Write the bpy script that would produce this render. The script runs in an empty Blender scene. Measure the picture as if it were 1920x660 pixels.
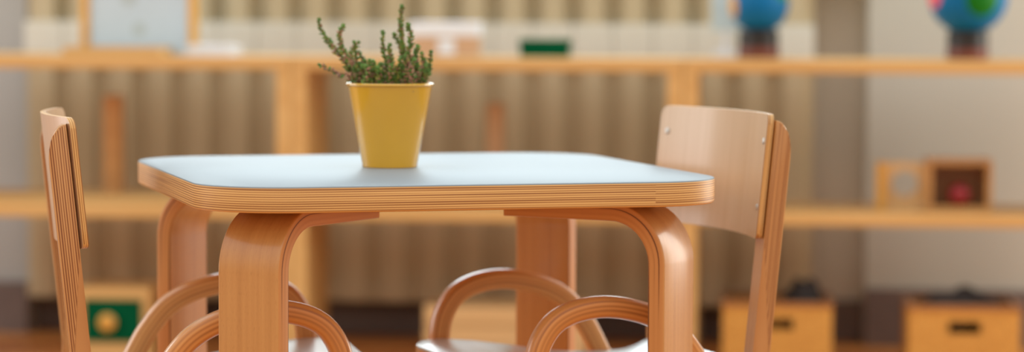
import bpy, bmesh, math, random
from mathutils import Vector, Matrix
random.seed(7)
SC = bpy.context.scene
COL = SC.collection
PI = math.pi

# ------------------------------------------------------------------ materials
def new_mat(name):
    m = bpy.data.materials.new(name); m.use_nodes = True
    nt = m.node_tree; nt.nodes.clear()
    out = nt.nodes.new('ShaderNodeOutputMaterial'); b = nt.nodes.new('ShaderNodeBsdfPrincipled')
    nt.links.new(b.outputs[0], out.inputs[0])
    return m, nt, b

def N(nt, typ, **kw):
    n = nt.nodes.new(typ)
    for k, v in kw.items():
        if k.startswith('i_'):
            n.inputs[k[2:].replace('_', ' ')].default_value = v
        else:
            setattr(n, k, v)
    return n

def ramp(nt, stops):
    r = nt.nodes.new('ShaderNodeValToRGB'); e = r.color_ramp.elements
    while len(e) < len(stops): e.new(0.5)
    for i, (p, c) in enumerate(stops):
        e[i].position = p; e[i].color = (*c, 1)
    return r

def plain(name, col, rough=0.5, metal=0.0, coat=0.0, vary=0.08, scale=14.0, bump=0.0, spec=0.5):
    m, nt, b = new_mat(name)
    tc = N(nt, 'ShaderNodeTexCoord'); no = N(nt, 'ShaderNodeTexNoise'); no.inputs['Scale'].default_value = scale
    no.inputs['Detail'].default_value = 4
    nt.links.new(tc.outputs['Object'], no.inputs['Vector'])
    lo = tuple(c * (1 - vary) for c in col); hi = tuple(min(1, c * (1 + vary)) for c in col)
    r = ramp(nt, [(0.3, lo), (0.7, hi)])
    nt.links.new(no.outputs['Fac'], r.inputs[0]); nt.links.new(r.outputs[0], b.inputs['Base Color'])
    b.inputs['Roughness'].default_value = rough; b.inputs['Metallic'].default_value = metal
    b.inputs['Coat Weight'].default_value = coat; b.inputs['Coat Roughness'].default_value = 0.2
    b.inputs['Specular IOR Level'].default_value = spec
    if bump:
        bp = N(nt, 'ShaderNodeBump'); bp.inputs['Strength'].default_value = bump; bp.inputs['Distance'].default_value = 0.002
        nt.links.new(no.outputs['Fac'], bp.inputs['Height']); nt.links.new(bp.outputs[0], b.inputs['Normal'])
    return m

def wood(name, dark, mid, light, rough=0.38, coat=0.55, coat_rough=0.16, fleck=0.35, coords='UV', su=3.0, sv=130.0):
    """broad veneer face: streaks along the grain and the short flecks of beech"""
    m, nt, b = new_mat(name)
    tc = N(nt, 'ShaderNodeTexCoord')
    mp = N(nt, 'ShaderNodeMapping'); mp.inputs['Scale'].default_value = (su, sv, sv)
    nt.links.new(tc.outputs[coords], mp.inputs[0])
    n1 = N(nt, 'ShaderNodeTexNoise'); n1.inputs['Scale'].default_value = 1.0; n1.inputs['Detail'].default_value = 5
    n1.inputs['Distortion'].default_value = 0.3
    nt.links.new(mp.outputs[0], n1.inputs['Vector'])
    r = ramp(nt, [(0.28, dark), (0.5, mid), (0.74, light)])
    nt.links.new(n1.outputs['Fac'], r.inputs[0])
    mp2 = N(nt, 'ShaderNodeMapping'); mp2.inputs['Scale'].default_value = (su * 45, sv * 14, sv * 14)
    nt.links.new(tc.outputs[coords], mp2.inputs[0])
    n2 = N(nt, 'ShaderNodeTexNoise'); n2.inputs['Scale'].default_value = 1.0; n2.inputs['Detail'].default_value = 1
    nt.links.new(mp2.outputs[0], n2.inputs['Vector'])
    r2 = ramp(nt, [(0.60, (0, 0, 0)), (0.72, (1, 1, 1))])
    nt.links.new(n2.outputs['Fac'], r2.inputs[0])
    mx = N(nt, 'ShaderNodeMix', data_type='RGBA', blend_type='MULTIPLY')
    mu = N(nt, 'ShaderNodeMath', operation='MULTIPLY'); mu.inputs[1].default_value = fleck
    nt.links.new(r2.outputs[0], mu.inputs[0]); nt.links.new(mu.outputs[0], mx.inputs[0])
    nt.links.new(r.outputs[0], mx.inputs[6]); mx.inputs[7].default_value = (0.55, 0.42, 0.32, 1)
    nt.links.new(mx.outputs[2], b.inputs['Base Color'])
    b.inputs['Roughness'].default_value = rough
    b.inputs['Coat Weight'].default_value = coat; b.inputs['Coat Roughness'].default_value = coat_rough
    return m

def ply(name, dark, mid, light, pitch=0.0024, rough=0.5, contrast=1.0, coat=0.1, stops=(0.26, 0.50, 0.72)):
    """cut edge of plywood: glue lines across V, streaked along U"""
    m, nt, b = new_mat(name)
    tc = N(nt, 'ShaderNodeTexCoord')
    mp = N(nt, 'ShaderNodeMapping'); mp.inputs['Scale'].default_value = (1.8, 0.55 / pitch, 1)
    nt.links.new(tc.outputs['UV'], mp.inputs[0])
    n1 = N(nt, 'ShaderNodeTexNoise', noise_dimensions='2D'); n1.inputs['Scale'].default_value = 1.0; n1.inputs['Detail'].default_value = 2.5
    n1.inputs['Roughness'].default_value = 0.7
    nt.links.new(mp.outputs[0], n1.inputs['Vector'])
    mp2 = N(nt, 'ShaderNodeMapping'); mp2.inputs['Scale'].default_value = (1.0, 1.0 / pitch, 1)
    nt.links.new(tc.outputs['UV'], mp2.inputs[0])
    sx = N(nt, 'ShaderNodeSeparateXYZ'); nt.links.new(mp2.outputs[0], sx.inputs[0])
    a = N(nt, 'ShaderNodeMath', operation='MULTIPLY'); a.inputs[1].default_value = 2 * PI
    nt.links.new(sx.outputs[1], a.inputs[0])
    ad = N(nt, 'ShaderNodeMath', operation='MULTIPLY_ADD'); ad.inputs[1].default_value = 1.8
    nt.links.new(n1.outputs['Fac'], ad.inputs[0]); nt.links.new(a.outputs[0], ad.inputs[2])
    si = N(nt, 'ShaderNodeMath', operation='SINE'); nt.links.new(ad.outputs[0], si.inputs[0])
    m1 = N(nt, 'ShaderNodeMath', operation='MULTIPLY_ADD'); m1.inputs[1].default_value = 0.25 * contrast
    nt.links.new(si.outputs[0], m1.inputs[0]); nt.links.new(n1.outputs['Fac'], m1.inputs[2])
    r = ramp(nt, [(stops[0], dark), (stops[1], mid), (stops[2], light)])
    nt.links.new(m1.outputs[0], r.inputs[0])
    nt.links.new(r.outputs[0], b.inputs['Base Color'])
    b.inputs['Roughness'].default_value = rough
    b.inputs['Coat Weight'].default_value = coat; b.inputs['Coat Roughness'].default_value = 0.3
    return m

M = {}
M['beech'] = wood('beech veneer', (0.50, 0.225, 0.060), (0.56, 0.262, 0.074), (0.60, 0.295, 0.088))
M['beech_seat'] = wood('beech seat veneer', (0.56, 0.35, 0.20), (0.66, 0.44, 0.27), (0.72, 0.50, 0.33), rough=0.3, coat=1.0, coat_rough=0.2)
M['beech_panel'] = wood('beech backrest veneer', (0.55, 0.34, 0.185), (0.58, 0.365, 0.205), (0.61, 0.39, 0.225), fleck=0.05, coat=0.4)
M['bent'] = ply('bent laminate edge', (0.40, 0.145, 0.034), (0.62, 0.255, 0.066), (0.71, 0.33, 0.095), pitch=0.0055, contrast=0.55)
M['leg_edge'] = ply('bentwood leg edge', (0.18, 0.055, 0.012), (0.56, 0.235, 0.064), (0.63, 0.285, 0.085), pitch=0.0068, contrast=0.5, stops=(0.31, 0.38, 0.75))
M['ply'] = ply('birch plywood edge', (0.30, 0.115, 0.026), (0.60, 0.300, 0.085), (0.76, 0.44, 0.15), pitch=0.0025)
M['plypost'] = ply('plywood post edge', (0.22, 0.070, 0.017), (0.48, 0.205, 0.060), (0.63, 0.32, 0.115), pitch=0.0027)
M['bent_face'] = wood('bent laminate face', (0.56, 0.235, 0.066), (0.63, 0.28, 0.082), (0.69, 0.33, 0.105), coat=1.0, coat_rough=0.30, rough=0.30)
M['laminate'] = plain('tabletop window sheen', (0.27, 0.30, 0.32), rough=0.42, coat=0.0, vary=0.02, scale=6, spec=0.16)  # pale blue tint puts the window's reflection into the base colour
M['shelf'] = wood('pine shelf board', (0.57, 0.320, 0.103), (0.62, 0.368, 0.128), (0.67, 0.42, 0.160), rough=0.5, coat=0.05, coords='Object', su=2.0, sv=25.0, fleck=0.1)
M['seat'] = plain('seat window sheen', (0.56, 0.63, 0.66), rough=0.3, coat=0.8, vary=0.02, scale=6)  # white window highlight on the seat painted as its base colour
M['pot'] = plain('yellow enamel', (0.72, 0.375, 0.010), rough=0.22, coat=0.5, vary=0.03, scale=20)
M['pot'].node_tree.nodes['Principled BSDF'].inputs['Coat Weight'].default_value = 1.0
M['pot'].node_tree.nodes['Principled BSDF'].inputs['Coat Roughness'].default_value = 0.06
M['soil'] = plain('potting soil', (0.05, 0.03, 0.018), rough=0.95, vary=0.5, scale=120, bump=0.8)
M['stem'] = plain('heather stem', (0.20, 0.105, 0.055), rough=0.8, vary=0.25, scale=80)
M['leaf'] = plain('heather leaf', (0.27, 0.27, 0.055), rough=0.6, vary=0.45, scale=90)
M['leaf_tip'] = plain('fresh heather leaf', (0.13, 0.25, 0.05), rough=0.6, vary=0.35, scale=90)
M['leaf_dry'] = plain('faded heather leaf', (0.40, 0.22, 0.14), rough=0.7, vary=0.4, scale=90)
M['screw'] = plain('zinc screw', (0.55, 0.52, 0.48), rough=0.35, metal=0.9)
M['header'] = plain('pale radiator enamel', (0.69, 0.67, 0.58), rough=0.45, vary=0.03, scale=3)
M['radiator'] = plain('cream radiator enamel', (0.53, 0.44, 0.28), rough=0.45, vary=0.03, scale=3)
M['wall'] = plain('warm grey wall paint', (0.52, 0.50, 0.43), rough=0.85, vary=0.03, scale=2)
M['wall_grey'] = plain('cool grey wall paint', (0.42, 0.425, 0.41), rough=0.85, vary=0.03, scale=2)
M['niche'] = plain('niche paint', (0.64, 0.58, 0.48), rough=0.85, vary=0.04, scale=2)
M['base'] = plain('dark skirting', (0.16, 0.115, 0.10), rough=0.6, vary=0.1)
M['white'] = plain('white card', (0.50, 0.61, 0.69), rough=0.6, vary=0.02)
M['whitebox'] = plain('white box lid', (0.75, 0.78, 0.85), rough=0.5, vary=0.02)
M['pinkbox'] = plain('pale brown carton', (0.58, 0.36, 0.22), rough=0.6, vary=0.05)
M['yellowwood'] = wood('honey wood', (0.60, 0.30, 0.045), (0.66, 0.34, 0.06), (0.72, 0.40, 0.09), coords='Object', su=2, sv=30, fleck=0.1, coat=0.05)
M['orangewood'] = wood('orange wood', (0.40, 0.19, 0.06), (0.45, 0.22, 0.07), (0.50, 0.26, 0.09), coords='Object', su=2, sv=30, fleck=0.1, coat=0.05)
M['palewood'] = wood('pale wood', (0.62, 0.38, 0.16), (0.68, 0.44, 0.20), (0.74, 0.50, 0.25), coords='Object', su=2, sv=30, fleck=0.1, coat=0.05)
M['tanwood'] = plain('tan painted wood', (0.46, 0.28, 0.15), rough=0.6, vary=0.05)
M['brownwood'] = wood('brown wood', (0.26, 0.10, 0.03), (0.31, 0.125, 0.04), (0.36, 0.15, 0.05), coords='Object', su=2, sv=30, fleck=0.1, coat=0.05)
M['green'] = plain('green paint', (0.0, 0.075, 0.028), rough=0.9, vary=0.1, spec=0.08)
M['grey_print'] = plain('grey print', (0.42, 0.50, 0.51), rough=0.7)
M['mahogany'] = plain('red brown base', (0.15, 0.034, 0.018), rough=0.4, vary=0.15)
M['black'] = plain('black cup', (0.012, 0.010, 0.011), rough=0.4)
M['red'] = plain('red paint', (0.24, 0.006, 0.010), rough=0.4)
M['darkstuff'] = plain('dark cloth', (0.03, 0.024, 0.022), rough=0.9)
M['paleblue'] = plain('pale blue card', (0.50, 0.60, 0.63), rough=0.7)

def globe_mat(name, rot):
    m, nt, b = new_mat(name)
    tc = N(nt, 'ShaderNodeTexCoord')
    sp = [(0.5, -1.0, 0.15, 0, 0)]
    last = None
    base = (0.0, 0.135, 0.34)
    def region(center, size, col, last):
        vm = N(nt, 'ShaderNodeVectorMath', operation='DISTANCE'); vm.inputs[1].default_value = center
        no = N(nt, 'ShaderNodeTexNoise'); no.inputs['Scale'].default_value = 2.2; no.inputs['Detail'].default_value = 3
        nt.links.new(tc.outputs['Object'], no.inputs['Vector'])
        sc = N(nt, 'ShaderNodeVectorMath', operation='NORMALIZE'); nt.links.new(tc.outputs['Object'], sc.inputs[0])
        nt.links.new(sc.outputs[0], vm.inputs[0])
        ma = N(nt, 'ShaderNodeMath', operation='MULTIPLY_ADD'); ma.inputs[1].default_value = 0.5
        nt.links.new(no.outputs['Fac'], ma.inputs[0]); nt.links.new(vm.outputs['Value'], ma.inputs[2])
        lt = N(nt, 'ShaderNodeMath', operation='LESS_THAN'); lt.inputs[1].default_value = size + 0.25
        nt.links.new(ma.outputs[0], lt.inputs[0])
        mx = N(nt, 'ShaderNodeMix', data_type='RGBA')
        nt.links.new(lt.outputs[0], mx.inputs[0])
        if last is None: mx.inputs[6].default_value = (*base, 1)
        else: nt.links.new(last, mx.inputs[6])
        mx.inputs[7].default_value = (*col, 1)
        return mx.outputs[2]
    for c, s, col in rot:
        v = Vector(c).normalized()
        last = region(tuple(v), s, col, last)
    nt.links.new(last, b.inputs['Base Color']); b.inputs['Roughness'].default_value = 0.45; b.inputs['Specular IOR Level'].default_value = 0.2
    return m

def wicker_mat():
    """flat woven strips: over-and-under bands with a little colour change from strip to strip"""
    m, nt, b = new_mat('wicker')
    tc = N(nt, 'ShaderNodeTexCoord'); sx = N(nt, 'ShaderNodeSeparateXYZ'); nt.links.new(tc.outputs['Object'], sx.inputs[0])
    ad = N(nt, 'ShaderNodeMath', operation='ADD'); nt.links.new(sx.outputs[0], ad.inputs[0]); nt.links.new(sx.outputs[1], ad.inputs[1])
    cb = N(nt, 'ShaderNodeCombineXYZ'); nt.links.new(ad.outputs[0], cb.inputs[0]); nt.links.new(sx.outputs[2], cb.inputs[1])
    br = N(nt, 'ShaderNodeTexBrick'); br.inputs['Scale'].default_value = 1.0
    br.inputs['Brick Width'].default_value = 0.016; br.inputs['Row Height'].default_value = 0.007; br.inputs['Mortar Size'].default_value = 0.0006
    br.inputs['Color1'].default_value = (0.74, 0.37, 0.07, 1); br.inputs['Color2'].default_value = (0.64, 0.30, 0.05, 1); br.inputs['Mortar'].default_value = (0.22, 0.09, 0.02, 1)
    nt.links.new(cb.outputs[0], br.inputs['Vector'])
    bp = N(nt, 'ShaderNodeBump'); bp.inputs['Strength'].default_value = 0.6; bp.inputs['Distance'].default_value = 0.002; bp.invert = True
    nt.links.new(br.outputs['Fac'], bp.inputs['Height']); nt.links.new(bp.outputs[0], b.inputs['Normal'])
    nt.links.new(br.outputs['Color'], b.inputs['Base Color']); b.inputs['Roughness'].default_value = 0.7
    return m
M['wicker'] = wicker_mat()

def floor_mat():
    m, nt, b = new_mat('parquet')
    tc = N(nt, 'ShaderNodeTexCoord'); br = N(nt, 'ShaderNodeTexBrick')
    br.inputs['Scale'].default_value = 1.0; br.inputs['Brick Width'].default_value = 0.9; br.inputs['Row Height'].default_value = 0.09
    br.inputs['Mortar Size'].default_value = 0.0015
    br.inputs['Color1'].default_value = (0.66, 0.26, 0.065, 1); br.inputs['Color2'].default_value = (0.58, 0.215, 0.053, 1); br.inputs['Mortar'].default_value = (0.08, 0.03, 0.01, 1)
    nt.links.new(tc.outputs['Object'], br.inputs['Vector'])
    mp = N(nt, 'ShaderNodeMapping'); mp.inputs['Scale'].default_value = (3, 60, 1); nt.links.new(tc.outputs['Object'], mp.inputs[0])
    no = N(nt, 'ShaderNodeTexNoise'); no.inputs['Scale'].default_value = 1; nt.links.new(mp.outputs[0], no.inputs['Vector'])
    mx = N(nt, 'ShaderNodeMix', data_type='RGBA', blend_type='OVERLAY'); mx.inputs[0].default_value = 0.25
    nt.links.new(br.outputs['Color'], mx.inputs[6]); nt.links.new(no.outputs['Fac'], mx.inputs[7])
    nt.links.new(mx.outputs[2], b.inputs['Base Color']); b.inputs['Roughness'].default_value = 0.4
    return m
M['floor'] = floor_mat()

# ------------------------------------------------------------------ object helpers
def obj(name, bm, mats, parent=None, smooth=True, angle=35):
    me = bpy.data.meshes.new(name)
    bmesh.ops.recalc_face_normals(bm, faces=bm.faces[:])
    for f in bm.faces: f.smooth = smooth
    if smooth:
        for e in bm.edges:
            if len(e.link_faces) == 2 and e.calc_face_angle(0) > math.radians(angle): e.smooth = False
    bm.to_mesh(me); bm.free()
    if not isinstance(mats, (list, tuple)): mats = [mats]
    for m in mats: me.materials.append(m)
    o = bpy.data.objects.new(name, me); COL.objects.link(o)
    if parent: o.parent = parent
    return o

def tag(o, label, cat, group=None):
    o['label'] = label; o['category'] = cat
    if group: o['group'] = group
    return o

def thing(name, label, cat, loc=(0, 0, 0), rz=0.0, group=None):
    o = bpy.data.objects.new(name, None); COL.objects.link(o)
    o.empty_display_size = 0.05
    o.location = loc; o.rotation_euler = (0, 0, rz)
    return tag(o, label, cat, group)

def dup(root, loc, rz, label):
    r = root.copy(); COL.objects.link(r); r.location = loc; r.rotation_euler = (0, 0, rz); r['label'] = label
    for ch in list(root.children):
        c = ch.copy(); COL.objects.link(c); c.parent = r
        for g in list(ch.children):
            d = g.copy(); COL.objects.link(d); d.parent = c
    return r

def structure(o):
    o['kind'] = 'structure'; return o

def add_box(bm, x0, x1, y0, y1, z0, z1, bev=0.0, mi=0):
    t = bmesh.new()
    bmesh.ops.create_cube(t, size=1.0)
    for v in t.verts:
        v.co = Vector(((x0 + x1) / 2 + v.co.x * (x1 - x0), (y0 + y1) / 2 + v.co.y * (y1 - y0), (z0 + z1) / 2 + v.co.z * (z1 - z0)))
    if bev: bmesh.ops.bevel(t, geom=t.edges[:], offset=bev, segments=2, profile=0.6, affect='EDGES')
    join(bm, t, mi)

def join(bm, t, mi=None):
    vm = {v: bm.verts.new(v.co) for v in t.verts}
    uv_s = t.loops.layers.uv.active
    uv_d = bm.loops.layers.uv.active
    if uv_s and not uv_d: uv_d = bm.loops.layers.uv.new('grain')
    for f in t.faces:
        try: nf = bm.faces.new([vm[v] for v in f.verts])
        except ValueError: continue
        nf.material_index = f.material_index if mi is None else mi
        if uv_s:
            for l0, l1 in zip(f.loops, nf.loops): l1[uv_d].uv = l0[uv_s].uv
    t.free()

def lathe(profile, seg=48, close_top=False, close_bottom=False):
    bm = bmesh.new(); rings = []
    for r, z in profile:
        rings.append([bm.verts.new((r * math.cos(2 * PI * k / seg), r * math.sin(2 * PI * k / seg), z)) for k in range(seg)])
    for a, b in zip(rings, rings[1:]):
        for k in range(seg):
            bm.faces.new((a[k], a[(k + 1) % seg], b[(k + 1) % seg], b[k]))
    if close_bottom: bm.faces.new(list(reversed(rings[0])))
    if close_top: bm.faces.new(rings[-1])
    return bm

def rounded_rect(w, t, r, n=4):
    """points of a w x t rounded rectangle, (a across width, c across thickness)"""
    pts = []
    for cx, cy, a0 in ((w/2-r, t/2-r, 0), (-w/2+r, t/2-r, 90), (-w/2+r, -t/2+r, 180), (w/2-r, -t/2+r, 270)):
        for k in range(n + 1):
            a = math.radians(a0 + 90 * k / n); pts.append((cx + r * math.cos(a), cy + r * math.sin(a)))
    return pts

def sweep(path, w, t, r, map3, n=4):
    """bent laminated strip: path in its own plane (p,q); width across the plane, plies across the thickness.
    map3(p,q,s) -> 3D point, s across the plane. material 0 = veneer, 1 = ply edge"""
    bm = bmesh.new(); uv = bm.loops.layers.uv.new('grain')
    cs = rounded_rect(w, t, r, n); m = len(cs)
    P = [Vector(p) for p in path]; rings = []; L = 0; Ls = []
    for i, p in enumerate(P):
        a = P[max(0, i - 1)]; b = P[min(len(P) - 1, i + 1)]
        tg = (b - a).normalized(); nr = Vector((-tg.y, tg.x))
        if i: L += (p - P[i - 1]).length
        Ls.append(L)
        ring = []
        for s, c in cs:
            q = p + nr * c
            ring.append(bm.verts.new(map3(q.x, q.y, s)))
        rings.append(ring)
    for i in range(len(P) - 1):
        for k in range(m):
            k2 = (k + 1) % m
            f = bm.faces.new((rings[i][k], rings[i][k2], rings[i + 1][k2], rings[i + 1][k]))
            ds = abs(cs[k2][0] - cs[k][0]); dc = abs(cs[k2][1] - cs[k][1])
            edge = dc > ds
            f.material_index = 1 if edge else 0
            for l, (ii, kk) in zip(f.loops, ((i, k), (i, k2), (i + 1, k2), (i + 1, k))):
                l[uv].uv = (Ls[ii], cs[kk][1] if edge else cs[kk][0])
    for ring, ii in ((rings[0], 0), (rings[-1], len(P) - 1)):
        f = bm.faces.new(ring); f.material_index = 1
        for l, (s, c) in zip(f.loops, cs): l[uv].uv = (s, c)
    return bm

def plate(outline, z0, z1, bev, top=0, side=1):
    """flat plate with a closed outline; material top on both faces, side on the rim"""
    bm = bmesh.new(); uv = bm.loops.layers.uv.new('grain')
    n = len(outline); per = [0]
    for i in range(n):
        a = Vector(outline[i]); b = Vector(outline[(i + 1) % n]); per.append(per[-1] + (b - a).length)
    cx = sum(p[0] for p in outline) / n; cy = sum(p[1] for p in outline) / n
    def inset(d):
        out = []
        for i in range(n):
            a = Vector(outline[i - 1]); b = Vector(outline[(i + 1) % n]); tg = (b - a).normalized()
            nr = Vector((-tg.y, tg.x)); out.append(Vector(outline[i]) + nr * d)
        return out
    rows = [(inset(bev), z0), (outline, z0 + bev), (outline, z1 - bev), (inset(bev * 0.3), z1 - bev * 0.3), (inset(bev), z1)]
    R = [[bm.verts.new((p[0], p[1], z)) for p in o] for o, z in rows]
    for j in range(len(rows) - 1):
        for i in range(n):
            f = bm.faces.new((R[j][i], R[j][(i + 1) % n], R[j + 1][(i + 1) % n], R[j + 1][i]))
            f.material_index = side if j < 2 else top
            for l, (jj, ii, kk) in zip(f.loops, ((j, i, i), (j, (i + 1) % n, i + 1), (j + 1, (i + 1) % n, i + 1), (j + 1, i, i))):
                l[uv].uv = (per[kk], rows[jj][1])
    for ring, rev in ((R[0], True), (R[-1], False)):
        f = bm.faces.new(list(reversed(ring)) if rev else ring); f.material_index = top
        for l in f.loops: l[uv].uv = (l.vert.co.x, l.vert.co.y)
    return bm

def rr_outline(x0, x1, y0, y1, r, n=14, radii=None):
    rs = radii or (r, r, r, r); pts = []
    for (sx, sy, a0), q in zip(((1, 0, -90), (1, 1, 0), (0, 1, 90), (0, 0, 180)), rs):
        cx = x1 - q if sx else x0 + q; cy = y1 - q if sy else y0 + q
        for k in range(n + 1):
            a = math.radians(a0 + 90 * k / n); pts.append((cx + q * math.cos(a), cy + q * math.sin(a)))
    return pts

# ------------------------------------------------------------------ table
TH = math.radians(16.22); TW, TD, TR = 0.600, 0.607, 0.100
TZ, TT = 0.530, 0.0282
table = thing('table', 'square children\'s table with pale shiny top and bentwood legs, yellow pot on it', 'table', (-0.3208, 2.762, 0), TH)
bm = plate(rr_outline(0, TW, 0, TD, TR), TZ - TT, TZ, 0.0016)
for f in bm.faces:
    if f.material_index == 0 and f.calc_center_median().z < TZ - TT + 0.001: f.material_index = 2
tt = obj('tabletop', bm, [M['laminate'], M['ply'], M['beech']], table)
tt['label'] = 'tabletop coloured pale with window sheen, with striped plywood rim'
LEG_W, LEG_T, LEG_S, LEG_L = 0.0793, 0.0205, 0.0744, 0.206
def leg_path():
    r = 0.058; zt = TZ - TT - LEG_T / 2; c = LEG_T / 2
    p = [(c, 0.0), (c, 0.12), (c, 0.25), (c, zt - r)]
    for k in range(1, 15):
        a = PI - (PI / 2) * k / 14
        p.append((c + r + r * math.cos(a), zt - r + r * math.sin(a)))
    p += [(0.12, zt), (0.17, zt), (LEG_L, zt)]
    return p
for ax, ay, sx, sy in ((0, 0, 1, 1), (TW, 0, -1, 1), (0, TD, 1, -1), (TW, TD, -1, -1)):
    d = Vector((sx, sy)) * math.sqrt(0.5); pr = Vector((-d.y, d.x)); c = Vector((ax, ay)) + d * LEG_S
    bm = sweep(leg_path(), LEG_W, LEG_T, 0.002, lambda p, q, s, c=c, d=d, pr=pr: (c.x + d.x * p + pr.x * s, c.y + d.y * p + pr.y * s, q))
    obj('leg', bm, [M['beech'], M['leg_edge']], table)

# ------------------------------------------------------------------ chairs
LEAN = math.radians(5.85); SEAT_Z = 0.310; LW = 0.1648; PY = 0.1428
LOOP_F = 0.2898; LOOP_T = 0.0255; LOOP_ZT = 0.3927
def lx(z): return -math.tan(LEAN) * (z - SEAT_Z) if z > SEAT_Z else -0.035 * ((SEAT_Z - z) / SEAT_Z) ** 1.5
def catmull(pts, n=8):
    out = []
    for i in range(len(pts) - 1):
        p0 = Vector(pts[max(0, i - 1)]); p1 = Vector(pts[i]); p2 = Vector(pts[i + 1]); p3 = Vector(pts[min(len(pts) - 1, i + 2)])
        for k in range(n):
            t = k / n
            out.append(0.5 * ((2 * p1) + (-p0 + p2) * t + (2 * p0 - 5 * p1 + 4 * p2 - p3) * t * t + (-p0 + 3 * p1 - 3 * p2 + p3) * t ** 3))
    out.append(Vector(pts[-1])); return out
def loop_path():
    xo = LOOP_F + LOOP_T / 2; dz = LOOP_ZT
    outer = [(0, 0.0), (0, 0.10), (0, 0.20), (0, 0.28), (0, dz - 0.075), (-0.008, dz - 0.045), (-0.028, dz - 0.019), (-0.060, dz - 0.004),
             (-0.103, dz), (-0.152, dz - 0.010), (-0.190, dz - 0.030), (-0.218, dz - 0.062), (-0.238, dz - 0.097), (-0.264, dz - 0.150), (-0.286, dz - 0.205), (-0.300, dz - 0.250)]
    pts = catmull([(xo + x, z) for x, z in outer], 6)
    res = []
    for i, p in enumerate(pts):
        a = pts[max(0, i - 1)]; b = pts[min(len(pts) - 1, i + 1)]; tg = (b - a).normalized()
        res.append(p + Vector((-tg.y, tg.x)) * (LOOP_T / 2))
    return res

def post_bm(y):
    bm = bmesh.new(); uv = bm.loops.layers.uv.new('grain')
    w, t = 0.023, 0.0230; zt = 0.591
    zs = [0, 0.05, 0.10, 0.16, 0.22, 0.27, 0.31, 0.35, 0.40, 0.45, 0.50, 0.545]
    prof = [(lx(z) - t / 2, z) for z in zs]
    back = prof[:]                                         # rear face going up
    for k in range(1, 9):                                  # rounded top, from rear to front
        a = (PI / 2) * k / 8
        z = 0.545 + (zt - 0.545) * math.sin(a)
        back.append((lx(z) + t / 2 - t * math.cos(a) * 1.0, z))
    front = [(lx(z) + t / 2, z) for z in reversed(zs)]
    poly = back + front
    A = [bm.verts.new((x, y - w / 2, z)) for x, z in poly]; B = [bm.verts.new((x, y + w / 2, z)) for x, z in poly]
    n = len(poly)
    for i in range(n):
        f = bm.faces.new((A[i], A[(i + 1) % n], B[(i + 1) % n], B[i])); f.material_index = 0
        for l in f.loops: l[uv].uv = (l.vert.co.z, l.vert.co.y)
    caps = []
    for V in (A, B):
        f = bm.faces.new(V); f.material_index = 1; caps.append(f)
        for l in f.loops: l[uv].uv = (l.vert.co.z, l.vert.co.x - lx(l.vert.co.z))
    ed = [e for f in caps for e in f.edges]
    bmesh.ops.bevel(bm, geom=ed, offset=0.0018, segments=2, profile=0.5, affect='EDGES')
    return bm

PZ0, PZ1, PW, PT = 0.4514, 0.598, 0.1580, 0.0070
SAG = 0.0225
def panel_bm():
    """curved plywood backrest, hollow side to the sitter"""
    bm = bmesh.new(); uv = bm.loops.layers.uv.new('grain')
    R = (PY ** 2 + SAG ** 2) / (2 * SAG)
    cr = 0.012; cols = []
    ys = [-PW, -PW + 0.0015, -PW + 0.004, -PW + 0.008, -PW + cr]
    ys += [(-PW + cr) + (2 * PW - 2 * cr) * k / 30 for k in range(1, 30)] + [-q for q in reversed(ys)]
    for y in ys:
        e = max(0, abs(y) - (PW - cr)); k = cr - math.sqrt(max(0, cr * cr - e * e))
        cols.append((y, PZ0 + k * 0.5, PZ1 - k))
    def bend(y, z, off):
        th = y / R
        x = 0.0115 - SAG + R - (R - off) * math.cos(th)      # back surface at off=0 meets the post front at |y|=PY
        return Vector((lx(z) + x, (R - off) * math.sin(th), z))
    NZ = 8
    F, Bk = [], []
    for y, z0, z1 in cols:
        zz = [z0 + (z1 - z0) * k / NZ for k in range(NZ + 1)]
        F.append([bm.verts.new(bend(y, z, PT)) for z in zz]); Bk.append([bm.verts.new(bend(y, z, 0)) for z in zz])
    n = len(cols)
    def quad(a, b, c, d, mi, uvs):
        f = bm.faces.new((a, b, c, d)); f.material_index = mi
        for l, u in zip(f.loops, uvs): l[uv].uv = u
    for i in range(n - 1):
        y0, y1 = cols[i][0], cols[i + 1][0]
        for k in range(NZ):
            for G in (F, Bk):
                vs = (G[i][k], G[i + 1][k], G[i + 1][k + 1], G[i][k + 1])
                quad(*vs, 0, [(v.co.z, v.co.y) for v in vs])
        for k in (0, NZ):
            quad(F[i][k], F[i + 1][k], Bk[i + 1][k], Bk[i][k], 1, [(y0, PT), (y1, PT), (y1, 0), (y0, 0)])
    for i in (0, n - 1):
        for k in range(NZ):
            z0, z1 = F[i][k].co.z, F[i][k + 1].co.z
            quad(F[i][k], F[i][k + 1], Bk[i][k + 1], Bk[i][k], 1, [(z0, PT), (z1, PT), (z1, 0), (z0, 0)])
    return bm, bend

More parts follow.
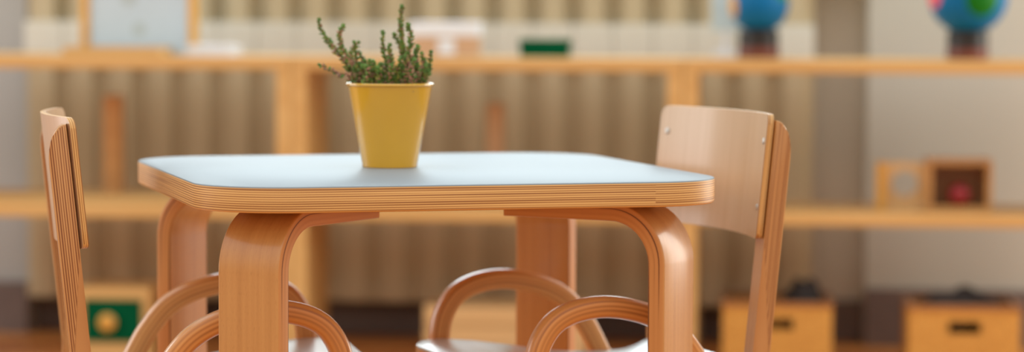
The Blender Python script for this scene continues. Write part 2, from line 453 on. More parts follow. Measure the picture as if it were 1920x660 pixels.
def seat_z(x):
    """dished seat: low in the middle, rising to the front edge and to the back"""
    pts = [(-0.01, 0.302), (0.014, 0.2975), (0.030, 0.2905), (0.045, 0.2865), (0.07, 0.2855), (0.11, 0.2865), (0.15, 0.2895), (0.20, 0.298), (0.25, 0.3055), (0.29, 0.3095), (0.32, 0.3095), (0.345, 0.306)]
    for (x0, z0), (x1, z1) in zip(pts, pts[1:]):
        if x <= x1:
            t = (x - x0) / (x1 - x0); return z0 + (z1 - z0) * t
    return pts[-1][1]
def seat_bm():
    bm = bmesh.new(); uv = bm.loops.layers.uv.new('grain')
    X0, X1, HW, T, rf, rb, bv = -0.004, 0.338, LW - LOOP_T / 2 + 0.0005, 0.012, 0.045, 0.010, 0.003
    def half(x):
        if x > X1 - rf: e = x - (X1 - rf); return HW - rf + math.sqrt(max(0, rf * rf - e * e))
        if x < X0 + rb: e = X0 + rb - x; return HW - rb + math.sqrt(max(0, rb * rb - e * e))
        return HW
    xs = [X0, X0 + .002, X0 + .005, X0 + rb] + [X0 + rb + (X1 - rf - X0 - rb) * k / 40 for k in range(1, 41)] + [X1 - rf + rf * math.sin(PI / 2 * k / 12) for k in range(1, 13)]
    NY = 10; rings = []
    for i, x in enumerate(xs):
        h = half(x); z = seat_z(x); ends = i in (0, len(xs) - 1)
        ring = [(x, -h + bv + (2 * h - 2 * bv) * k / NY, z) for k in range(NY + 1)]
        ring += [(x, h - bv * .3, z - bv * .3), (x, h, z - bv), (x, h, z - T + bv), (x, h - bv, z - T)]
        ring += [(x, h - bv - (2 * h - 2 * bv) * k / NY, z - T) for k in range(1, NY + 1)]
        ring += [(x, -h, z - T + bv), (x, -h, z - bv), (x, -h + bv * .3, z - bv * .3)]
        if ends: ring = [(q[0], q[1], z - T / 2 + (q[2] - z + T / 2) * 0.5) for q in ring]
        rings.append([bm.verts.new(q) for q in ring])
    m = len(rings[0])
    for i in range(len(rings) - 1):
        for k in range(m):
            f = bm.faces.new((rings[i][k], rings[i][(k + 1) % m], rings[i + 1][(k + 1) % m], rings[i + 1][k]))
            side = NY + 1 <= k <= NY + 2 or m - 3 <= k <= m - 2
            f.material_index = 1 if side else 0
            for l in f.loops: l[uv].uv = (l.vert.co.x, l.vert.co.z if side else l.vert.co.y)
    for ring in (rings[0], rings[-1]):
        f = bm.faces.new(ring); f.material_index = 1
        for l in f.loops: l[uv].uv = (l.vert.co.y, l.vert.co.z)
    return bm

def make_chair(label, loc, rz):
    t = thing('armchair', label, 'chair', loc, rz, "children's bentwood armchairs at the table")
    obj('seat', seat_bm(), [M['seat'], M['ply']], t)['label'] = 'dished seat coloured pale with window sheen'
    pb, bend = panel_bm()
    back = obj('backrest', pb, [M['beech_panel'], M['ply']], t)
    for y in (-PY, PY):
        for z in (0.488, 0.566):
            s = lathe([(0.0038, -0.001), (0.0040, 0.0008), (0.0028, 0.0016), (0.0, 0.0017)], 14)
            p = bend(y, z, PT)
            th = y / ((PY ** 2 + SAG ** 2) / (2 * SAG))
            mat = Matrix.Translation(p) @ Matrix.Rotation(-th, 4, 'Z') @ Matrix.Rotation(PI / 2 - LEAN, 4, 'Y')
            bmesh.ops.transform(s, matrix=mat, verts=s.verts)
            obj('screw', s, M['screw'], back)
    for y in (-PY, PY):
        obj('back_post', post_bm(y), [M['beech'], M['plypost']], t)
    for y in (-LW, LW):
        bm = sweep(loop_path(), LOOP_T, LOOP_T, 0.0095, lambda p, q, s, y=y: (p, y + s, q), n=6)
        obj('arm_loop', bm, [M['bent_face'], M['bent']], t)
    for x in (0.045, 0.262):
        bm = bmesh.new(); add_box(bm, x - 0.010, x + 0.010, -LW + LOOP_T / 2 - 0.001, LW - LOOP_T / 2 + 0.001, SEAT_Z - 0.064, seat_z(x) - 0.0116, 0.002)
        obj('seat_rail', bm, M['beech'], t)
    return t
chair = make_chair('wooden armchair whose backrest edge faces the camera, left of the table', (-0.5080, 3.0543, 0), math.radians(11.9))
dup(chair, (0.2397, 3.2219, 0), math.radians(200.83), 'wooden armchair showing the inner face of its backrest, right of the table')

# ------------------------------------------------------------------ yellow pot and plant
PX, PYY = -0.147, 3.153
pot = thing('flower_pot', 'yellow tapered metal pot holding the sprigs on the pale tabletop', 'pot', (PX, PYY, TZ))
RB, RT, PH = 0.0332, 0.0508, 0.1005
bm = lathe([(0.0, 0.0015), (RB - 0.003, 0.0015), (RB - 0.001, 0.0), (RB, 0.001), (RB + 0.0002, 0.004), (RT - 0.0008, PH - 0.006), (RT, PH - 0.002),
            (RT - 0.0012, PH - 0.002), (RT - 0.003, PH - 0.010), (RB + 0.002, 0.02), (0.0, 0.018)], 72)
obj('pot_body', bm, M['pot'], pot)
bm = bmesh.new()
seg, ms = 72, 10
rim = []
for k in range(seg):
    a = 2 * PI * k / seg
    rim.append([bm.verts.new(((RT + 0.0004 + 0.0018 * math.cos(b)) * math.cos(a), (RT + 0.0004 + 0.0018 * math.cos(b)) * math.sin(a), PH - 0.001 + 0.0018 * math.sin(b))) for b in [2 * PI * j / ms for j in range(ms)]])
for k in range(seg):
    for j in range(ms):
        bm.faces.new((rim[k][j], rim[(k + 1) % seg][j], rim[(k + 1) % seg][(j + 1) % ms], rim[k][(j + 1) % ms]))
obj('rim', bm, M['pot'], pot)
plant = thing('heather_plant', 'small green heather sprigs growing out of the yellow pot', 'plant', (PX, PYY, TZ + PH - 0.014))
sb = lathe([(0.0, 0.003), (0.02, 0.004), (0.038, 0.001), (0.0462, -0.001), (0.0455, -0.006), (0.0, -0.006)], 40)
obj('soil', sb, M['soil'], plant)

def tube(bm, pts, r0, r1, seg=6):
    rings = []
    for i, p in enumerate(pts):
        a = pts[max(0, i - 1)]; b = pts[min(len(pts) - 1, i + 1)]; tg = (b - a).normalized()
        u = tg.cross(Vector((0.3, 1, 0.1))).normalized(); v = tg.cross(u)
        r = r0 + (r1 - r0) * i / (len(pts) - 1)
        rings.append([bm.verts.new(p + (u * math.cos(2 * PI * k / seg) + v * math.sin(2 * PI * k / seg)) * r) for k in range(seg)])
    for a, b in zip(rings, rings[1:]):
        for k in range(seg): bm.faces.new((a[k], a[(k + 1) % seg], b[(k + 1) % seg], b[k]))
    bm.faces.new(list(reversed(rings[0]))); bm.faces.new(rings[-1])

def leaf(bm, p, dr, size, mi):
    """thick little scale leaf: a four-sided spindle"""
    dr = dr.normalized(); u = dr.cross(Vector((0.2, 0.5, 1))).normalized(); v = dr.cross(u)
    w = size * 0.36
    a = bm.verts.new(p); c = bm.verts.new(p + dr * size)
    q = [bm.verts.new(p + dr * size * 0.45 + o) for o in (u * w, v * w * 0.7, -u * w, -v * w * 0.7)]
    for k in range(4):
        for tri in ((a, q[k], q[(k + 1) % 4]), (c, q[(k + 1) % 4], q[k])):
            f = bm.faces.new(tri); f.material_index = mi

S = 1.0 / 1563
def sprig(pts, dens=1.0, dry=0.35, depth=(0, 0), size=0.0074, r=0.0009):
    z0 = 0.014
    P = []
    n = len(pts)
    for i, (u, v) in enumerate(pts):
        P.append(Vector(((u - 731) * S, depth[0] + (depth[1] - depth[0]) * i / (n - 1), z0 + (152 - v) * S)))
    P[0].z = 0.0; 
    rr = math.hypot(P[0].x, P[0].y)
    if rr > 0.042: P[0].x *= 0.042 / rr; P[0].y *= 0.042 / rr
    C = catmull(P, 7)
    bm = bmesh.new(); tube(bm, C, r, r * 0.45)
    st = obj('sprig', bm, M['stem'], plant)
    lb = bmesh.new()
    L = 0
    for i in range(len(C) - 1):
        a, b = C[i], C[i + 1]; seg = (b - a).length; tg = (b - a).normalized()
        u = tg.cross(Vector((0.1, 1, 0.2))).normalized(); w = tg.cross(u)
        f = i / (len(C) - 1)
        k = max(2, int(seg / 0.00050 * dens))
        for j in range(k):
            p = a.lerp(b, random.random()); an = random.random() * 2 * PI
            out = u * math.cos(an) + w * math.sin(an)
            s = size * (0.65 + 0.6 * random.random()) * (1.0 - 0.35 * f)
            q = random.random()
            mi = 2 if q < dry * (1 - f * 0.8) else (1 if q > 0.62 - 0.25 * f else 0)
            leaf(lb, p, out * 0.95 + tg * (0.35 + 0.6 * random.random()), s, mi)
    for j in range(14):
        an = random.random() * 2 * PI
        leaf(lb, C[-1], Vector((math.cos(an) * 0.4, math.sin(an) * 0.4, 0)) + (C[-1] - C[-2]).normalized(), size * 0.8, 1)
    obj('sprig_leaves', lb, [M['leaf'], M['leaf_tip'], M['leaf_dry']], st, smooth=False)

SPRIGS = [
    ([(680, 165), (660, 135), (640, 105), (620, 80), (603, 58), (598, 38)], .8, .30, (0, .004)),
    ([(682, 165), (668, 128), (652, 104), (640, 82), (637, 62), (643, 48)], 1.1, .55, (-.01, -.012)),
    ([(672, 165), (655, 138), (630, 131), (606, 119)], .5, .6, (-.014, -.03)),
    ([(690, 165), (680, 138), (664, 112), (655, 98), (668, 80)], .7, .3, (.01, .014)),
    ([(688, 165), (676, 130), (668, 105), (665, 92), (664, 80)], .6, .35, (-.004, .0)),
    ([(696, 165), (690, 140), (682, 118), (672, 99)], .9, .45, (.016, .02)),
    ([(705, 165), (704, 140), (706, 124), (702, 114)], 1.1, .3, (-.02, -.024)),
    ([(690, 165), (688, 148), (694, 132), (690, 122)], 1.1, .5, (-.03, -.034)),
    ([(728, 165), (726, 130), (722, 100), (719, 80), (717, 60)], .9, .35, (.0, .0)),
    ([(734, 165), (735, 140), (734, 115), (733, 100), (732, 84)], .9, .6, (-.016, -.016)),
    ([(722, 165), (728, 142), (724, 124), (728, 106)], .9, .6, (.018, .018)),
    ([(745, 165), (744, 140), (748, 122), (752, 108)], 1.1, .3, (-.024, -.03)),
    ([(770, 165), (766, 125), (757, 92), (752, 62), (750, 38), (752, 12)], 1.2, .35, (.0, .004)),
    ([(774, 165), (772, 120), (768, 92), (770, 66), (766, 46)], 1.0, .5, (-.008, -.012)),
    ([(768, 165), (762, 120), (752, 90), (745, 74), (739, 64)], .7, .35, (.012, .016)),
    ([(778, 165), (782, 128), (780, 105), (783, 86)], 1.4, .75, (-.018, -.022)),
    ([(786, 165), (790, 135), (794, 118), (790, 100)], 1.3, .65, (.01, .012)),
    ([(784, 165), (798, 138), (806, 118), (808, 97)], .9, .3, (-.006, -.01)),
    ([(760, 165), (762, 140), (766, 120), (762, 104)], 1.4, .7, (-.03, -.034)),
    ([(772, 165), (776, 142), (772, 126), (778, 110)], 1.4, .75, (-.034, -.038)),
    ([(790, 165), (796, 146), (802, 134), (800, 122)], 1.2, .4, (-.02, -.024)),
    ([(714, 165), (714, 148), (716, 134), (712, 124)], 1.1, .4, (-.034, -.036)),
]
for k in range(20):                                       # the low tuft over the soil
    an = k * 2.4 + random.uniform(-.3, .3); rr = 10 + 48 * math.sqrt((k + .5) / 20)
    bx, by = rr * math.cos(an), rr * math.sin(an) * S
    hgt = random.uniform(18, 40); lean_ = random.uniform(-10, 10) + bx * 0.12
    SPRIGS.append(([(731 + bx, 165), (731 + bx + lean_ * .3, 148), (731 + bx + lean_, 150 - hgt * .6), (731 + bx + lean_ * 1.3, 150 - hgt)], 1.2, 0.55, (by * .8, by)))
for a in SPRIGS: sprig(*a)

# ------------------------------------------------------------------ the far side of the room (its own frame, turned 5 degrees)
RA = math.radians(-5.0); O = Vector((0, 5.22, 0))
def room(a, b, z=0.0):
    return Vector((a * math.cos(RA) - b * math.sin(RA), O.y + a * math.sin(RA) + b * math.cos(RA), z))
def place(o, a, b, z=0.0, rz=0.0):
    o.location = room(a, b, z); o.rotation_euler = (0, 0, RA + rz); return o

bm = bmesh.new(); add_box(bm, -4, 4, -3.6, 6.4, -0.05, 0.0); fl = structure(obj('floor', bm, M['floor'], smooth=False))
def wall_piece(name, a0, a1, b0, b1, z0, z1, m, bev=0.0):
    bm = bmesh.new(); add_box(bm, a0, a1, b0, b1, z0, z1, bev); o = obj(name, bm, m, smooth=False); place(o, 0, 0); return structure(o)
NL_, NR_ = -1.113, 0.722          # niche left and right
WB = 0.545                        # niche back wall
PF = 0.47                        # pier fronts
bm = bmesh.new()
add_box(bm, NL_ - 0.3, NR_ + 0.3, WB, WB + 0.1, 0, 0.82)
o = obj('wall_back', bm, M['niche'], smooth=False); place(o, 0, 0); structure(o)
wall_piece('wall_left', -3.4, NL_, PF, WB + 0.1, 0, 2.7, M['wall_grey'])
wall_piece('wall_right', NR_, 3.6, PF, WB + 0.1, 0, 2.7, M['wall'])
wall_piece('baseboard_back', NL_, NR_, WB - 0.014, WB - 0.0005, 0, 0.09, M['base'], 0.002)
wall_piece('baseboard_left', -3.4, NL_, PF - 0.014, PF - 0.0005, 0, 0.115, M['base'], 0.002)
wall_piece('baseboard_right', NR_, 3.6, PF - 0.014, PF - 0.0005, 0, 0.125, M['base'], 0.002)
wall_piece('trim_1', NL_ + 0.001, NR_ - 0.001, 0.39, WB + 0.1, 0.8205, 0.845, M['white'], 0.004)
# window above the radiator
bm = bmesh.new()
wa0, wa1, wz0, wz1 = NL_ + 0.002, NR_ - 0.002, 0.846, 2.35
for x0, x1, z0, z1 in ((wa0, wa0 + .06, wz0, wz1), (wa1 - .06, wa1, wz0, wz1), (wa0, wa1, wz0, wz0 + .06), (wa0, wa1, wz1 - .06, wz1), (-0.19, -0.13, wz0, wz1)):
    add_box(bm, x0, x1, WB + 0.02, WB + 0.08, z0, z1)
structure(place(obj('window_1', bm, M['white'], smooth=False), 0, 0))

# radiator: aluminium sections, each with a front fin, a recessed web and a header block
rad = thing('radiator', 'cream ribbed radiator behind the wooden shelf units', 'radiator')
place(rad, 0, 0.42)
PIT = 0.0856
def column_bm():
    bm = bmesh.new()
    add_box(bm, -0.0225, 0.0225, 0.0, 0.085, 0.085, 0.80, 0.004)           # fin
    add_box(bm, -PIT / 2 + 0.0006, PIT / 2 - 0.0006, 0.017, 0.030, 0.085, 0.685)   # web
    add_box(bm, -PIT / 2 + 0.0006, PIT / 2 - 0.0006, 0.032, 0.042, 0.685, 0.80)    # back plate, added to lighten the dark openings between the fins
    add_box(bm, -PIT / 2 + 0.0006, PIT / 2 - 0.0006, 0.010, 0.075, 0.085, 0.125, 0.003)  # foot header
    add_box(bm, -PIT / 2 + 0.0006, PIT / 2 - 0.0006, 0.030, 0.085, 0.78, 0.80, 0.003)    # top
    add_box(bm, -PIT / 2 + 0.0006, PIT / 2 - 0.0006, -0.006, 0.040, 0.600, 0.690, 0.003, mi=1)  # header
    return bm
c0 = obj('radiator_column', column_bm(), [M['radiator'], M['header']], rad, smooth=False)
A0 = -1.0622
for k in range(20):
    c = c0 if k == 0 else c0.copy()
    if k: COL.objects.link(c); c.parent = rad
    c.location = (A0 + k * PIT, 0, 0)
for a in (-0.75, 0.35):
    bm = bmesh.new(); add_box(bm, a - 0.02, a + 0.02, 0.045, 0.08, 0.0, 0.0855, 0.002)
    obj('radiator_foot', bm, M['radiator'], rad, smooth=False)

# shelf units
SH_W = 0.7826; SD = 0.28; ST = 0.030; BT = 0.0265
ZT, ZM, ZB = 0.6235, 0.3225, 0.0
def shelf_unit(label, a):
    t = thing('shelf_unit', label, 'shelf', group='low wooden shelf units along the wall')
    place(t, a, 0)
    w = SH_W - 0.001
    for nm, z in (('top_board', ZT), ('middle_board', ZM)):
        bm = bmesh.new()
        i = 0 if nm == 'top_board' else ST
        add_box(bm, i, w - i, 0, SD, z - BT, z, 0.0025); obj(nm, bm, M['shelf'], t, smooth=False)
    for x in (0, w - ST):
        bm = bmesh.new(); add_box(bm, x, x + ST, 0.0, SD, 0, ZT - BT, 0.0015); obj('side_panel', bm, M['shelf'], t, smooth=False)
    return t
shelf_unit('low pine shelf unit holding the white framed sheet, leftmost of the row', -0.444 - SH_W)
shelf_unit('low pine shelf unit directly behind the table, with the green box on top', -0.444)
shelf_unit('low pine shelf unit carrying both globes, rightmost of the row', 0.3386)

# ---- things on the top boards
def box_thing(name, label, cat, a, b, z, w, d, h, m, bev=0.004, group=None):
    bm = bmesh.new(); add_box(bm, -w / 2, w / 2, -d / 2, d / 2, 0, h, bev)
    o = obj(name, bm, m, smooth=False); tag(o, label, cat, group); return place(o, a, b, z)

fs = thing('framed_sheet', 'white sheet in a honey wooden frame standing on the left shelf unit', 'frame')
place(fs, -0.788, 0.15, ZT)
for x in (-0.113, 0.113):
    bm = bmesh.new(); add_box(bm, x - 0.0085, x + 0.0085, -0.010, 0.010, 0, 0.30, 0.002); obj('frame_stile', bm, M['yellowwood'], fs, smooth=False)
bm = bmesh.new(); add_box(bm, -0.1045, 0.1045, -0.010, 0.010, 0.28, 0.30, 0.002); obj('frame_rail', bm, M['yellowwood'], fs, smooth=False)
bm = bmesh.new(); add_box(bm, -0.1045, 0.1045, -0.004, 0.004, 0.0, 0.28, 0.0); sh = obj('sheet', bm, M['white'], fs, smooth=False)
for x, z, r in ((0.0, 0.052, 0.013), (-0.022, 0.118, 0.016)):
    bm = lathe([(r, -0.0002), (r, 0.0006), (0.0, 0.0006)], 28)
    bmesh.ops.transform(bm, matrix=Matrix.Translation((x, -0.004, z)) @ Matrix.Rotation(PI / 2, 4, 'X'), verts=bm.verts)
    obj('printed_mark', bm, M['grey_print'], sh)
ft = thing('wooden_tray', 'flat pine tray lying in front of the framed sheet', 'tray'); place(ft, -0.815, 0.075, ZT)
bm = bmesh.new(); add_box(bm, -0.10, 0.10, -0.06, 0.06, 0, 0.006, 0.001); obj('tray_base', bm, M['shelf'], ft, smooth=False)
bm = bmesh.new()
for q in ((-.10, .10, -.06, -.052), (-.10, .10, .052, .06), (-.10, -.092, -.052, .052), (.092, .10, -.052, .052)):
    add_box(bm, *q, 0.006, 0.016, 0.001)
obj('tray_rim', bm, M['shelf'], ft, smooth=False)
bm = bmesh.new()
for k in range(5):
    add_box(bm, -0.045 + random.uniform(-.003, .003), 0.045 + random.uniform(-.003, .003), -0.06, 0.06, k * 0.004, k * 0.004 + 0.0036, 0.0)
tag(place(obj('paper_stack', bm, M['whitebox'], smooth=False), -0.625, 0.12, ZT), 'short stack of white paper just right of the framed sheet', 'paper')

cb = thing('lidded_carton', 'pale brown carton with a white lid, behind the sprigs on the shelf', 'box'); place(cb, -0.151, 0.17, ZT)
bm = bmesh.new(); add_box(bm, -0.066, 0.066, -0.05, 0.05, 0, 0.040, 0.002); obj('carton_body', bm, M['pinkbox'], cb, smooth=False)
bm = bmesh.new(); add_box(bm, -0.070, 0.070, -0.054, 0.054, 0.040, 0.069, 0.003); obj('lid', bm, M['whitebox'], cb, smooth=False)
bm = bmesh.new(); add_box(bm, -0.012, 0.022, -0.0512, -0.0495, 0.004, 0.036, 0.0); obj('paper_label', bm, M['whitebox'], cb, smooth=False)

gb = thing('green_box', 'flat dark green box lying on the middle shelf unit', 'box'); place(gb, 0.056, 0.12, ZT)
bm = bmesh.new(); add_box(bm, -0.049, 0.049, -0.035, 0.035, 0, 0.020, 0.002); obj('box_body', bm, M['green'], gb, smooth=False)
bm = bmesh.new(); add_box(bm, -0.051, 0.051, -0.037, 0.037, 0.0195, 0.036, 0.003); obj('lid', bm, M['green'], gb, smooth=False)

def globe(label, a, b, r, zc, mat, br):
    t = thing('globe', label, 'globe', group='globes on the right shelf unit'); place(t, a, b, ZT)
    obj('pedestal', lathe([(0, 0), (br - .003, 0), (br, 0.003), (br, 0.020), (br - .003, 0.024), (0.0, 0.024)], 40), M['mahogany'], t)
    obj('cup', lathe([(0, 0.0235), (br * 0.97, 0.0235), (br * 0.97, zc - r + 0.004), (br * 0.90, zc - r + 0.008), (br * 0.5, zc - r + 0.006), (0.0, zc - r - 0.001)], 40), M['black'], t)
    bm = bmesh.new(); bmesh.ops.create_uvsphere(bm, u_segments=48, v_segments=28, radius=r)
    s = obj('sphere', bm, mat, t); s.location = (0, 0, zc)
    return t
g1 = globe_mat('globe paint orange continent', [((-0.95, -0.35, -0.10), 0.42, (0.62, 0.32, 0.07)), ((0.7, -0.5, 0.4), 0.35, (0.0, 0.17, 0.02)), ((0.3, -0.8, 0.9), 0.5, (0.0, 0.17, 0.02))])
g2 = globe_mat('globe paint green continent', [((-0.93, -0.38, 0.02), 0.40, (0.72, 0.10, 0.14)), ((0.28, -0.90, -0.12), 0.50, (0.002, 0.14, 0.006)), ((0.30, -0.8, 0.45), 0.45, (0.002, 0.14, 0.006))])
globe('small blue globe with an orange patch on a dark round base, nearer the table', 0.487, 0.13, 0.060, 0.110, g1, 0.042)
globe('larger blue globe with a green continent on a dark round base, above the open cube', 0.904, 0.13, 0.079, 0.129, g2, 0.042)
cd = thing('picture_card', 'pale blue card standing behind the small globe', 'card'); place(cd, 0.420, 0.235, ZT)
bm = bmesh.new(); add_box(bm, -0.030, 0.030, -0.003, 0.003, 0.055, 0.26, 0.0); obj('card', bm, M['paleblue'], cd, smooth=False)
bm = bmesh.new(); add_box(bm, -0.026, 0.026, -0.016, 0.016, 0, 0.012, 0.001); add_box(bm, -0.004, 0.004, -0.004, 0.004, 0.011, 0.056, 0.0); obj('card_stand', bm, M['whitebox'], cd, smooth=False)

# ---- middle boards
box_thing('wooden_tower', 'tall orange wooden block standing on the left unit\'s middle board', 'block', -0.848, 0.17, ZM, 0.040, 0.030, 0.215, M['orangewood'])
box_thing('wooden_tower', 'tall tan wooden block standing behind the yellow pot\'s right side', 'block', -0.050, 0.18, ZM, 0.036, 0.03, 0.205, M['tanwood'])
tr = thing('flat_tray', 'long flat pine tray on the left unit\'s middle board', 'tray'); place(tr, -0.83, 0.15, ZM)
bm = bmesh.new(); add_box(bm, -0.30, 0.335, -0.10, 0.10, 0, 0.012, 0.002); obj('tray_base', bm, M['shelf'], tr, smooth=False)

rb = thing('ring_block', 'pale wooden block with a round hole, on the right unit\'s middle board', 'toy'); place(rb, 0.778, 0.12, ZM)
# plate with a round hole
bm = bmesh.new(); hw, hh, hr, n = 0.052, 0.094, 0.027, 40
def hole_plate(bm, x0, x1, z0, z1, cx, cz, r, y0, y1, n=40):
    per = []
    for k in range(n):
        a = 2 * PI * k / n; c, s = math.cos(a), math.sin(a)
        tx = ((x1 - cx) / c if c > 1e-9 else (x0 - cx) / c if c < -1e-9 else 1e9); tz = ((z1 - cz) / s if s > 1e-9 else (z0 - cz) / s if s < -1e-9 else 1e9)
        t = min(tx, tz); per.append((cx + t * c, cz + t * s, cx + r * c, cz + r * s))
    cor = [(x1, z1), (x0, z1), (x0, z0), (x1, z0)]
    for q in cor:
        k = min(range(n), key=lambda i: (per[i][0] - q[0]) ** 2 + (per[i][1] - q[1]) ** 2); per[k] = (q[0], q[1], per[k][2], per[k][3])
    V = [[bm.verts.new((p[0], y0, p[1])), bm.verts.new((p[2], y0, p[3])), bm.verts.new((p[2], y1, p[3])), bm.verts.new((p[0], y1, p[1]))] for p in per]
    for k in range(n):
        a, b = V[k], V[(k + 1) % n]
        for j in range(4): bm.faces.new((a[j], b[j], b[(j + 1) % 4], a[(j + 1) % 4]))
hole_plate(bm, -0.036, 0.048, 0.0, hh, 0.004, 0.052, hr, -0.012, 0.012)
obj('holed_plate', bm, M['palewood'], rb, smooth=False)
bm = bmesh.new(); add_box(bm, -0.052, -0.036, -0.030, 0.030, 0, hh, 0.002); obj('end_board', bm, M['yellowwood'], rb, smooth=False)
ob = thing('open_box', 'open fronted brown wooden cube with a red ball inside, on the right unit', 'box'); place(ob, 0.886, 0.10, ZM)
w, h, d, q = 0.064, 0.104, 0.10, 0.011
for nm, c in (('side_board', (-w, -w + q, -d / 2, d / 2, 0, h)), ('side_board', (w - q, w, -d / 2, d / 2, 0, h)), ('top_panel', (-w + q, w - q, -d / 2, d / 2, h - q, h)), ('bottom_panel', (-w + q, w - q, -d / 2, d / 2, 0, q)), ('back_panel', (-w + q, w - q, d / 2 - 0.008, d / 2, q, h - q))):
    bm = bmesh.new(); add_box(bm, *c, 0.0012); obj(nm, bm, M['brownwood'] if nm == 'back_panel' else M['orangewood'], ob, smooth=False)
bm = bmesh.new(); bmesh.ops.create_uvsphere(bm, u_segments=32, v_segments=20, radius=0.022)
tag(place(obj('red_ball', bm, M['red']), 0.888, 0.075, ZM + q + 0.022), 'red ball lying inside the open brown wooden cube', 'ball')

# ---- bottom boards
gd = thing('drawer_box', 'pine box with a green drawer front and round wooden knob, bottom left', 'box'); place(gd, -0.815, 0.13, ZB)
bm = bmesh.new()
add_box(bm, -0.085, 0.070, -0.08, 0.08, 0, 0.036, 0.002); add_box(bm, -0.085, 0.070, -0.08, 0.08, 0.124, 0.148, 0.002)
add_box(bm, -0.085, -0.068, -0.08, 0.08, 0.0359, 0.1241, 0.0); add_box(bm, 0.053, 0.070, -0.08, 0.08, 0.0359, 0.1241, 0.0); add_box(bm, -0.068, 0.053, 0.066, 0.08, 0.0359, 0.1241, 0.0)
obj('box_body', bm, M['shelf'], gd, smooth=False)
bm = bmesh.new(); add_box(bm, -0.0665, 0.0515, -0.084, 0.06, 0.0375, 0.1225, 0.002); dw = obj('drawer', bm, M['green'], gd, smooth=False)
bm = lathe([(0.0, 0.0), (0.014, 0.0), (0.018, 0.006), (0.018, 0.012), (0.012, 0.018), (0, 0.019)], 28)
bmesh.ops.transform(bm, matrix=Matrix.Translation((-0.016, -0.0838, 0.078)) @ Matrix.Rotation(PI / 2, 4, 'X'), verts=bm.verts)
obj('knob', bm, M['yellowwood'], dw)
wc = thing('wooden_crate', 'pale pine crate on the floor behind the right chair\'s arms', 'crate'); place(wc, -0.020, 0.15, ZB)
for k in range(3):
    bm = bmesh.new(); add_box(bm, -0.165, 0.165, -0.075, -0.064, 0.002 + k * 0.039, 0.039 + k * 0.039, 0.001); obj('crate_slat', bm, M['palewood'], wc, smooth=False)
bm = bmesh.new()
add_box(bm, -0.165, 0.165, 0.064, 0.075, 0, 0.118, 0.001); add_box(bm, -0.165, -0.154, -0.064, 0.064, 0, 0.118, 0.001); add_box(bm, 0.154, 0.165, -0.064, 0.064, 0, 0.118, 0.001); add_box(bm, -0.154, 0.154, -0.064, 0.064, 0, 0.008, 0.0)
obj('crate_body', bm, M['palewood'], wc, smooth=False)

def basket(label, a, b, w=0.218, d=0.20, h=0.135):
    t = thing('wicker_basket', label, 'basket', group='wicker baskets under the right shelf unit'); place(t, a, b, ZB)
    bm = bmesh.new()
    y0 = -d / 2
    hole_plate2(bm, -w / 2, w / 2, 0, h, -0.032, 0.032, h - 0.050, h - 0.026, y0, y0 + 0.010)
    add_box(bm, -w / 2, w / 2, d / 2 - 0.010, d / 2, 0, h)
    add_box(bm, -w / 2, -w / 2 + 0.010, y0 + 0.010, d / 2 - 0.010, 0, h); add_box(bm, w / 2 - 0.010, w / 2, y0 + 0.010, d / 2 - 0.010, 0, h)
    add_box(bm, -w / 2 + 0.010, w / 2 - 0.010, y0 + 0.010, d / 2 - 0.010, 0, 0.006)
    obj('woven_body', bm, M['wicker'], t, smooth=False)
    bm = bmesh.new()
    for c in ((-w / 2 - .003, w / 2 + .003, y0 - .003, y0 + .012), (-w / 2 - .003, w / 2 + .003, d / 2 - .012, d / 2 + .003), (-w / 2 - .003, -w / 2 + .012, y0 + .012, d / 2 - .012), (w / 2 - .012, w / 2 + .003, y0 + .012, d / 2 - .012)):
        add_box(bm, *c, h - 0.004, h + 0.006, 0.002)
    obj('basket_rim', bm, M['brownwood'], t, smooth=False)
    return t
def hole_plate2(bm, x0, x1, z0, z1, hx0, hx1, hz0, hz1, y0, y1):
    for c in ((x0, hx0, z0, z1), (hx1, x1, z0, z1), (hx0, hx1, z0, hz0), (hx0, hx1, hz1, z1)):
        add_box(bm, c[0], c[1], y0, y1, c[2], c[3])
basket('wicker basket with dark cloth, partly behind the right chair\'s post', 0.529, 0.125)
basket('wicker basket with a dark handle slot at the photo\'s lower right corner', 0.897, 0.110)
def cloth(label, a, b, z, sx, sy, sz, seed):
    rnd = random.Random(seed)
    bm = bmesh.new(); bmesh.ops.create_icosphere(bm, subdivisions=4, radius=1)
    ph = [rnd.uniform(0, 6) for _ in range(6)]
    for v in bm.verts:
        n = v.co.copy()
        k = 1 + 0.13 * math.sin(5 * n.x + ph[0]) * math.sin(4 * n.y + ph[1]) + 0.10 * math.sin(9 * n.x + 3 * n.z + ph[2])
        v.co = Vector((n.x * sx * k, n.y * sy * k, max(-0.9, n.z) * sz * k))
    o = obj('dark_cloth', bm, M['darkstuff']); tag(o, label, 'cloth', 'dark cloths in the baskets'); return place(o, a, b, z)
cloth('crumpled dark cloth sticking up from the basket behind the chair post', 0.585, 0.125, ZB + 0.116, 0.042, 0.070, 0.062, 3)
cloth('crumpled dark cloth heaped in the basket at the photo\'s lower right', 0.899, 0.110, ZB + 0.116, 0.088, 0.075, 0.046, 5)

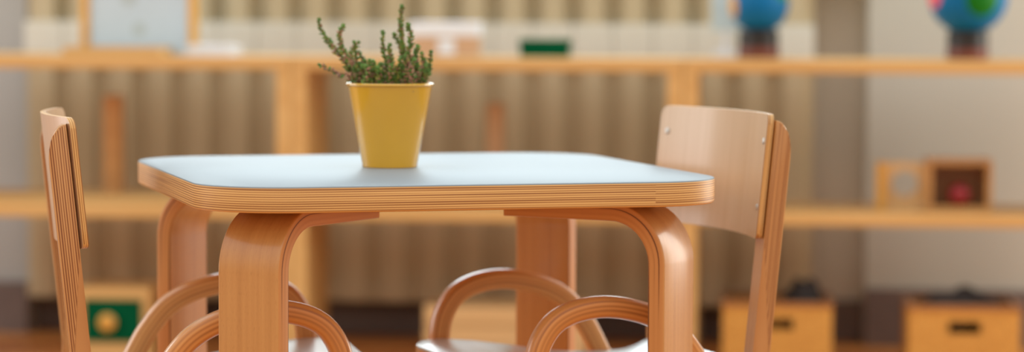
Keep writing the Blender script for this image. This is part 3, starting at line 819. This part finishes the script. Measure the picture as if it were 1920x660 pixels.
# ------------------------------------------------------------------ light
w = bpy.data.worlds.new('room light'); SC.world = w; w.use_nodes = True
nt = w.node_tree; nt.nodes.clear()
bg = nt.nodes.new('ShaderNodeBackground'); ou = nt.nodes.new('ShaderNodeOutputWorld')
tcw = nt.nodes.new('ShaderNodeTexCoord'); sxw = nt.nodes.new('ShaderNodeSeparateXYZ'); nt.links.new(tcw.outputs['Generated'], sxw.inputs[0])
rw = ramp(nt, [(0.0, (0.62, 0.46, 0.30)), (0.22, (0.84, 0.75, 0.63)), (0.7, (1.02, 1.12, 1.18))]); nt.links.new(sxw.outputs['Z'], rw.inputs[0])
nt.links.new(rw.outputs[0], bg.inputs[0]); bg.inputs[1].default_value = 1.2
nt.links.new(bg.outputs[0], ou.inputs[0])
def area(name, loc, target, sx, sy, power, col):
    l = bpy.data.lights.new(name, 'AREA'); l.shape = 'RECTANGLE'; l.size = sx; l.size_y = sy; l.energy = power; l.color = col
    o = bpy.data.objects.new(name, l); COL.objects.link(o); o.location = loc
    o.rotation_euler = (Vector(target) - Vector(loc)).to_track_quat('-Z', 'Y').to_euler(); return o
p = room(-0.18, WB + 0.005, 1.50); tg = room(-0.18, WB - 2.0, 1.40)
area('window_daylight', p, tg, 1.66, 1.24, 25, (0.76, 0.93, 1.0))
area('ceiling_lamp', (0.0, 2.2, 2.7), (0.0, 2.2, 0.0), 3.0, 3.0, 6, (1.0, 0.97, 0.90))
area('right_window_daylight', (2.2, 4.75, 1.0), (-0.1, 3.2, 0.45), 1.3, 1.6, 34, (1.0, 0.98, 0.90))
area('left_window_daylight', (-2.7, 4.3, 1.05), (0.1, 3.2, 0.45), 1.5, 1.6, 24, (0.97, 0.98, 1.0))

# ------------------------------------------------------------------ camera
cam = bpy.data.cameras.new('camera'); co = bpy.data.objects.new('camera', cam); COL.objects.link(co)
pitch = math.radians(3.632); roll = math.radians(0.2734)
co.matrix_world = Matrix.Translation((0, 0, 0.7199)) @ Matrix.Rotation(PI / 2 - pitch, 4, 'X') @ Matrix.Rotation(roll, 4, 'Z')
cam.sensor_width = 36; cam.lens = 4924 * 36 / 1920
cam.clip_start = 0.05
cam.dof.use_dof = True; cam.dof.focus_distance = 2.86; cam.dof.aperture_fstop = 2.6
SC.camera = co
SC.view_settings.view_transform = 'Standard'; SC.view_settings.look = 'None'
SC.view_settings.gamma = 1.0; SC.view_settings.exposure = 0.0; SC.view_settings.use_curve_mapping = False
SC.cycles.use_denoising = True
